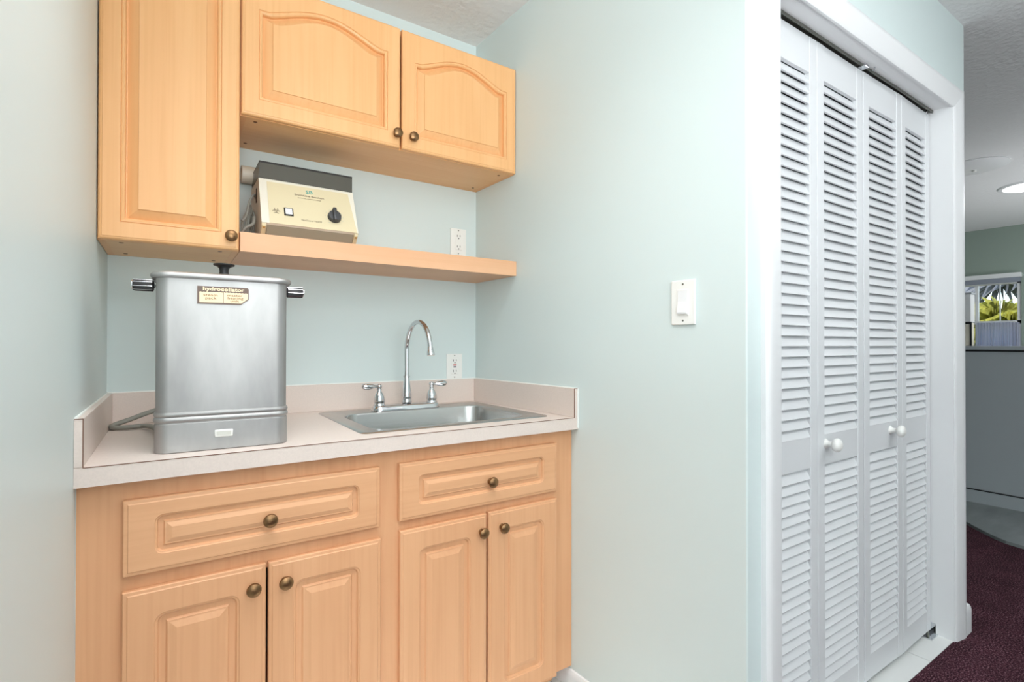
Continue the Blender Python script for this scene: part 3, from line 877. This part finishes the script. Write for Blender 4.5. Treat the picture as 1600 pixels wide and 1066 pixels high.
# label plate with lettering
FR = -HD - .0006
def fm(x, z): return Matrix.Translation((x, FR - .0003, z)) @ Matrix.Rotation(PI / 2, 4, 'X')
lx0, lx1, lz0, lz1 = -.0555, .0485, 1.2445, 1.2850
cut = .013
lp = tpart('label_plate', PR([(lx0, lz0), (lx1 - cut * 1.3, lz0), (lx1, lz0 + cut), (lx1, lz1 - .003), (lx1 - .003, lz1), (lx0, lz1)], FR, -HD + .003, 'Y'), 'stick_brown', None, False)
def wavy(x0, x1, z0, z1, cutc=False):
    p = [(x0, z0)]
    if cutc: p += [(x1 - .0135, z0), (x1, z0 + .0105)]
    else: p += [(x1, z0)]
    n_ = 24
    for k in range(n_ + 1):
        u = 1 - k / n_
        x_ = x0 + (x1 - x0) * u
        p.append((x_, z1 - .0009 + .0011 * abs(math.sin(x_ * 480))))
    return p
tpart('cream_field', PR(wavy(lx0 + .004, -.0048, lz0 + .0035, 1.2722), FR - .0003, FR, 'Y'), 'stick_cream', lp, False)
tpart('cream_field', PR(wavy(-.0033, lx1 - .0022, lz0 + .0035, 1.2722, True), FR - .0003, FR, 'Y'), 'stick_cream', lp, False)
def tl(body, x, z, size, mt, **k): letters('lettering', body, size, fm(x, z), mt, lp, **k)
tl('hydrocollator', -.0032, 1.2790, .0112, 'stick_cream', bold=.0004, xs=1.28, font_spacing=1.05)
tl('steam', -.0295, 1.2650, .0086, 'stick_text', bold=.00012, xs=1.35, font_spacing=1.05)
tl('pack', -.0290, 1.2580, .0086, 'stick_text', bold=.00012, xs=1.35, font_spacing=1.05)
tl('master', .0195, 1.2660, .0080, 'stick_text', bold=.00012, xs=1.35, font_spacing=1.05)
tl('heating', .0205, 1.2595, .0080, 'stick_text', bold=.00012, xs=1.35, font_spacing=1.05)
tl('unit', .0190, 1.2530, .0080, 'stick_text', bold=.00012, xs=1.35, font_spacing=1.05)
ht.location = (hx, hy, 0)
ht.rotation_euler = (0, 0, hr)
for c in list(COL.objects):
    if c.parent == ht or (c.parent and c.parent.parent == ht): c.matrix_parent_inverse = Matrix.Identity(4)
bm = bmesh.new()
tube(bm, spline([(.0, 1.50, .925), (-.03, 1.70, .925), (-.055, 1.800, .9195), (-.085, 1.806, .9185), (-.118, 1.812, .9185), (-.1315, 1.832, .9185), (-.128, 1.862, .921), (-.09, 1.885, .932), (-.045, 1.895, .948), (0, 1.90, .958), (.04, 1.91, .93)], 8), .0080, 12, .8)
obj('power_cord', bm, 'cord', ht, True).matrix_parent_inverse = (Matrix.Translation(ht.location) @ Matrix.Rotation(hr, 4, 'Z')).inverted()

# ------------------------------------------------------------------ benchtop centrifuge on the shelf
cf = thing('centrifuge', 'small beige benchtop centrifuge with smoky lid and black dial on the shelf', 'centrifuge', (0, 0, 0))
CX0, CX1 = .229, .5185
ZS = 1.4745
yl, zl, yt_, zt_ = 1.690, 1.5150, 1.757, 1.6680
# body side profile (y, z)
bm = bmesh.new()
prism(bm, [(yl + .004, zl), (yl, zl + .003), (yt_, zt_), (1.925, zt_ + .004), (1.925, ZS + .012), (1.735, ZS + .012)], CX0, CX1, 'X')
obj('housing', bm, 'beige', cf)
# tan fascia lies on the sloped front
sl = Vector((0, yt_ - yl, zt_ - zl - .003)); SLN = sl.length; slu = sl.normalized()
nrm = Vector((0, -slu.z, slu.y))
def fp(x, s_, o=0.0):       # point on sloped front: x, distance up from the lip, offset outwards
    return Vector((x, yl, zl + .003)) + slu * s_ + nrm * o
bm = bmesh.new()
q = [fp(CX0 + .022, .000), fp(CX1 - .018 + .014, .000), fp(CX1 - .018, SLN - .010), fp(CX0 + .022, SLN - .010)]
lo = [bm.verts.new(p) for p in q]; hi = [bm.verts.new(p + nrm * .0012) for p in q]
bm.faces.new(lo); bm.faces.new(hi)
for i in range(4): bm.faces.new((lo[i], lo[(i + 1) % 4], hi[(i + 1) % 4], hi[i]))
fas = obj('front_panel', bm, 'tan', cf)
FM = Matrix(((1, 0, 0), (0, slu.y, nrm.y), (0, slu.z, nrm.z))).to_4x4()
def onf(x, s_, o=.0016): return Matrix.Translation(fp(x, s_, o)) @ FM
def onp(nm, x, s_, bm, mt, par=None, smooth=False):
    bm.transform(onf(x, s_, .0012)); return obj(nm, bm, mt, par or fas, smooth)
def S(z_at_171):  # measured height on the plane y=1.71 -> distance up the slope
    k = (z_at_171 - CAM_H) / 1.71   # ray slope
    # solve point on slope: z = CAM_H + k*y
    # yl + t*slu.y , zl+.003 + t*slu.z
    return (CAM_H + k * yl - zl - .003) / (slu.z - k * slu.y)
def XX(x171, s_): return x171 * (yl + s_ * slu.y) / 1.71
s1 = S(1.5612); onp('power_switch', XX(.3075, s1), s1, BX(-.0135, .0135, -.0145, .0145, 0, .003, bev=.001, seg=1), 'dark')
onp('switch_rocker', XX(.3075, s1), s1, BX(-.0098, .0098, -.0108, .0108, .003, .005, bev=.001, seg=1), 'white')
s1 = S(1.5637)
xk = XX(.4455, s1)
dial = onp('dial', xk, s1, LT([(.0215, 0), (.0215, .003), (.0205, .009), (.0195, .013), (.003, .0135)], (0, 0, 0), (0, 0, 1), 32), 'knobgrey', None, True)
bmx = BX(-.0058, .0058, -.0205, .0265, .010, .0195, bev=.0025)
onp('dial_grip', xk, s1, bmx, 'knobgrey', cf, True)
bmx = BX(-.0071, -.0056, -.0195, .0205, .011, .0150)
onp('dial_line', xk, s1, bmx, 'dark', cf)
bm = bmesh.new()
for k in range(11):
    a = math.radians(230 - k * 28)
    x_, y_ = .0285 * math.cos(a - PI / 2 * 0), .0285 * math.sin(a)
    if k > 9: continue
    lathe(bm, [(.0009, 0), (.0009, .0004)], (x_, y_, 0), (0, 0, 1), 6)
onp('dial_marks', xk, s1, bm, 'blue')
def ftext(body, x171, z171, size, mt, **k):
    s_ = S(z171); bm = text_mesh(body, size, **k)
    bm.transform(onf(XX(x171, s_), s_, .0014)); return obj('lettering', bm, mt, fas)
ftext('SB', .3675, 1.6315, .0185, 'teal', bold=.0003, xs=1.15, font_spacing=1.0)
ftext('SmithKline Beecham', .3685, 1.6190, .0098, 'print_', bold=.0001, xs=1.12)
ftext('CLINICAL LABORATORIES', .3685, 1.6105, .0058, 'print_', xs=1.05)
ftext('VanGuard V6500', .3750, 1.5425, .0085, 'print_', bold=.0001, xs=1.05, shear=.2)
# biohazard trefoil mark: three open rings about a centre ring
bm = bmesh.new()
def arc(cx_, cy_, r, a0, a1, w, n_=14):
    vs = []
    for k in range(n_ + 1):
        a = a0 + (a1 - a0) * k / n_
        vs.append((bm.verts.new((cx_ + (r - w) * math.cos(a), cy_ + (r - w) * math.sin(a), .0003)), bm.verts.new((cx_ + (r + w) * math.cos(a), cy_ + (r + w) * math.sin(a), .0003))))
    for p, q_ in zip(vs, vs[1:]): bm.faces.new((p[0], p[1], q_[1], q_[0]))
for k in range(3):
    a = PI / 2 + k * 2 * PI / 3
    arc(math.cos(a) * .0058, math.sin(a) * .0058, .0052, a + .55, a + 2 * PI - .55, .0009)
arc(0, 0, .0052, 0, 2 * PI, .0006)
s1 = S(1.5600); onp('hazard_symbol', XX(.272, s1), s1, bm, 'print_')
# underside wedge and feet
bm = bmesh.new(); prism(bm, [(yl + .006, zl - .001), (1.92, zl - .001), (1.92, ZS + .004), (1.745, ZS + .004), (1.722, ZS + .006)], CX0 + .016, CX1 - .014, 'X')
obj('base', bm, 'tandark', cf)
for xx in (CX0 + .001, CX1 - .013):
    b_ = obj('bracket', PR([(yl + .001, zl + .002), (yl + .003, zl - .007), (1.725, ZS + .005), (1.86, ZS + .005), (1.86, zl)], xx, xx + .012, 'X'), 'tan', cf)
    obj('screw', LT([(.0035, 0), (.0035, .0015), (.001, .0025)], (xx + .006, yl + .006, zl - .010), (0, -1, -.4), 12), 'brass', b_, True)
for xx in (CX0 + .03, CX1 - .03):
    for yy in (1.75, 1.90):
        obj('foot', LT([(.009, 0), (.009, .006)], (xx, yy, ZS), (0, 0, 1), 14), 'black', cf)
# smoky lid: open bottomed shell
bm = bmesh.new()
LX0, LX1, LY0, LY1, LZ0, LZ1 = CX0 + .001, CX1 - .002, yt_ - .001, 1.915, zt_ + .0005, 1.7175
T_ = .0025
box(bm, LX0, LX1, LY0, LY0 + T_, LZ0, LZ1); box(bm, LX0, LX0 + T_, LY0 + T_, LY1, LZ0, LZ1)
box(bm, LX1 - T_, LX1, LY0 + T_, LY1, LZ0, LZ1); box(bm, LX0, LX1, LY0, LY1, LZ1, LZ1 + T_)
obj('lid', bm, 'smoke', cf)
obj('lid_edge', BX(LX0, LX1, LY0 - .0005, LY0 + .003, LZ1 - .001, LZ1 + .0045), 'dark', cf)
obj('side_slot', BX(CX0 - .0008, CX0 + .001, 1.79, 1.81, 1.60, 1.645), 'dark', cf)
# round duct behind
bm = bmesh.new()
lathe(bm, [(.0215, .003), (.0215, 0), (.0285, 0), (.0285, .105)], (.198, 1.9185, 1.7175), (1, 0, 0), 28, cap0=True, cap1=True)
obj('round_duct', bm, 'beige', cf, True)
bm = bmesh.new()
for k in range(5):
    z0 = ZS + .006
    x0 = .186 + .006 * k
    tube(bm, spline([(x0, 1.745 + .01 * k, z0), (x0 + .006 * math.sin(k), 1.76 + .008 * k, z0 + .045), (x0 + .018 - .002 * k, 1.785 + .01 * k, z0 + .085 + .012 * (k % 3)), (x0 + .022, 1.83, z0 + .05), (x0 + .01, 1.84, z0 + .002)], 8), .0032, 8)
tube(bm, spline([(.182, 1.74, ZS + .05), (.195, 1.75, ZS + .07), (.205, 1.77, ZS + .115), (.222, 1.80, ZS + .15), (.232, 1.83, ZS + .14)], 8), .0034, 8)
tube(bm, spline([(.178, 1.75, ZS + .005), (.192, 1.74, ZS + .03), (.212, 1.745, ZS + .045), (.218, 1.76, ZS + .07)], 8), .0046, 8)
obj('power_cord', bm, 'cord', cf, True)

# ------------------------------------------------------------------ outdoors beyond the far window
struct('ground_outside', BX(7.8, 24, -12, 16, -0.2, -0.08), 'soil', 'dry grass beyond the window')
def palm(name, lab, x0, y0, zc_, mt, nf, ln, seedv, droop=1.0):
    rnd = random.Random(seedv)
    t = thing(name, lab, 'palm', (x0, y0, -.08), None)
    obj('trunk', LT([(.13, 0), (.10, .5), (.085, zc_ * .7), (.095, zc_ + .05), (.05, zc_ + .1)], (x0, y0, -.08), (0, 0, 1), 12), 'trunk', t, True)
    for f in range(nf):
        az = 2 * PI * f / nf + rnd.uniform(-.2, .2); el = rnd.uniform(-.3, .85)
        bm = bmesh.new()
        d = Vector((math.cos(az) * math.cos(el), math.sin(az) * math.cos(el), math.sin(el)))
        c0 = Vector((x0, y0, zc_)); hub = c0 + d * ln * .45
        tube(bm, [c0, c0 + d * ln * .25, hub], [.012, .009, .007], 5)
        side_ = d.cross(Vector((0, 0, 1))).normalized(); up_ = side_.cross(d).normalized()
        nb = 42
        for k in range(nb):     # fan blades
            a = -1.9 + 3.8 * k / (nb - 1)
            bd = (d * math.cos(a) + side_ * math.sin(a)).normalized()
            L_ = ln * .62 * (1 - .18 * abs(a) / 1.9) * rnd.uniform(.85, 1.05)
            w = ln * .0085
            wv = bd.cross(up_).normalized() * w
            mid = hub + bd * L_ * .55 + up_ * .02
            tip = hub + bd * L_ + Vector((0, 0, -L_ * .35 * droop * rnd.uniform(.5, 1.3)))
            vs = [bm.verts.new(p) for p in (hub, mid + wv, tip, mid - wv)]
            bm.faces.new(vs[:3]); bm.faces.new((vs[0], vs[2], vs[3]))
        obj('frond', bm, mt, t)
    return t
palm('fan_palm', 'sunlit yellow green fan palm outside the far window', 10.6, 2.35, 1.25, 'palm', 21, .95, 3)
palm('fan_palm', 'second yellow green palm crown beside the window edge', 12.6, .5, 1.2, 'palm', 15, .9, 5)
palm('fan_palm', 'tall greyish palm whose dry fronds hang across the sky', 13.6, 2.6, 2.5, 'leafgrey', 15, 1.5, 8, 1.4)
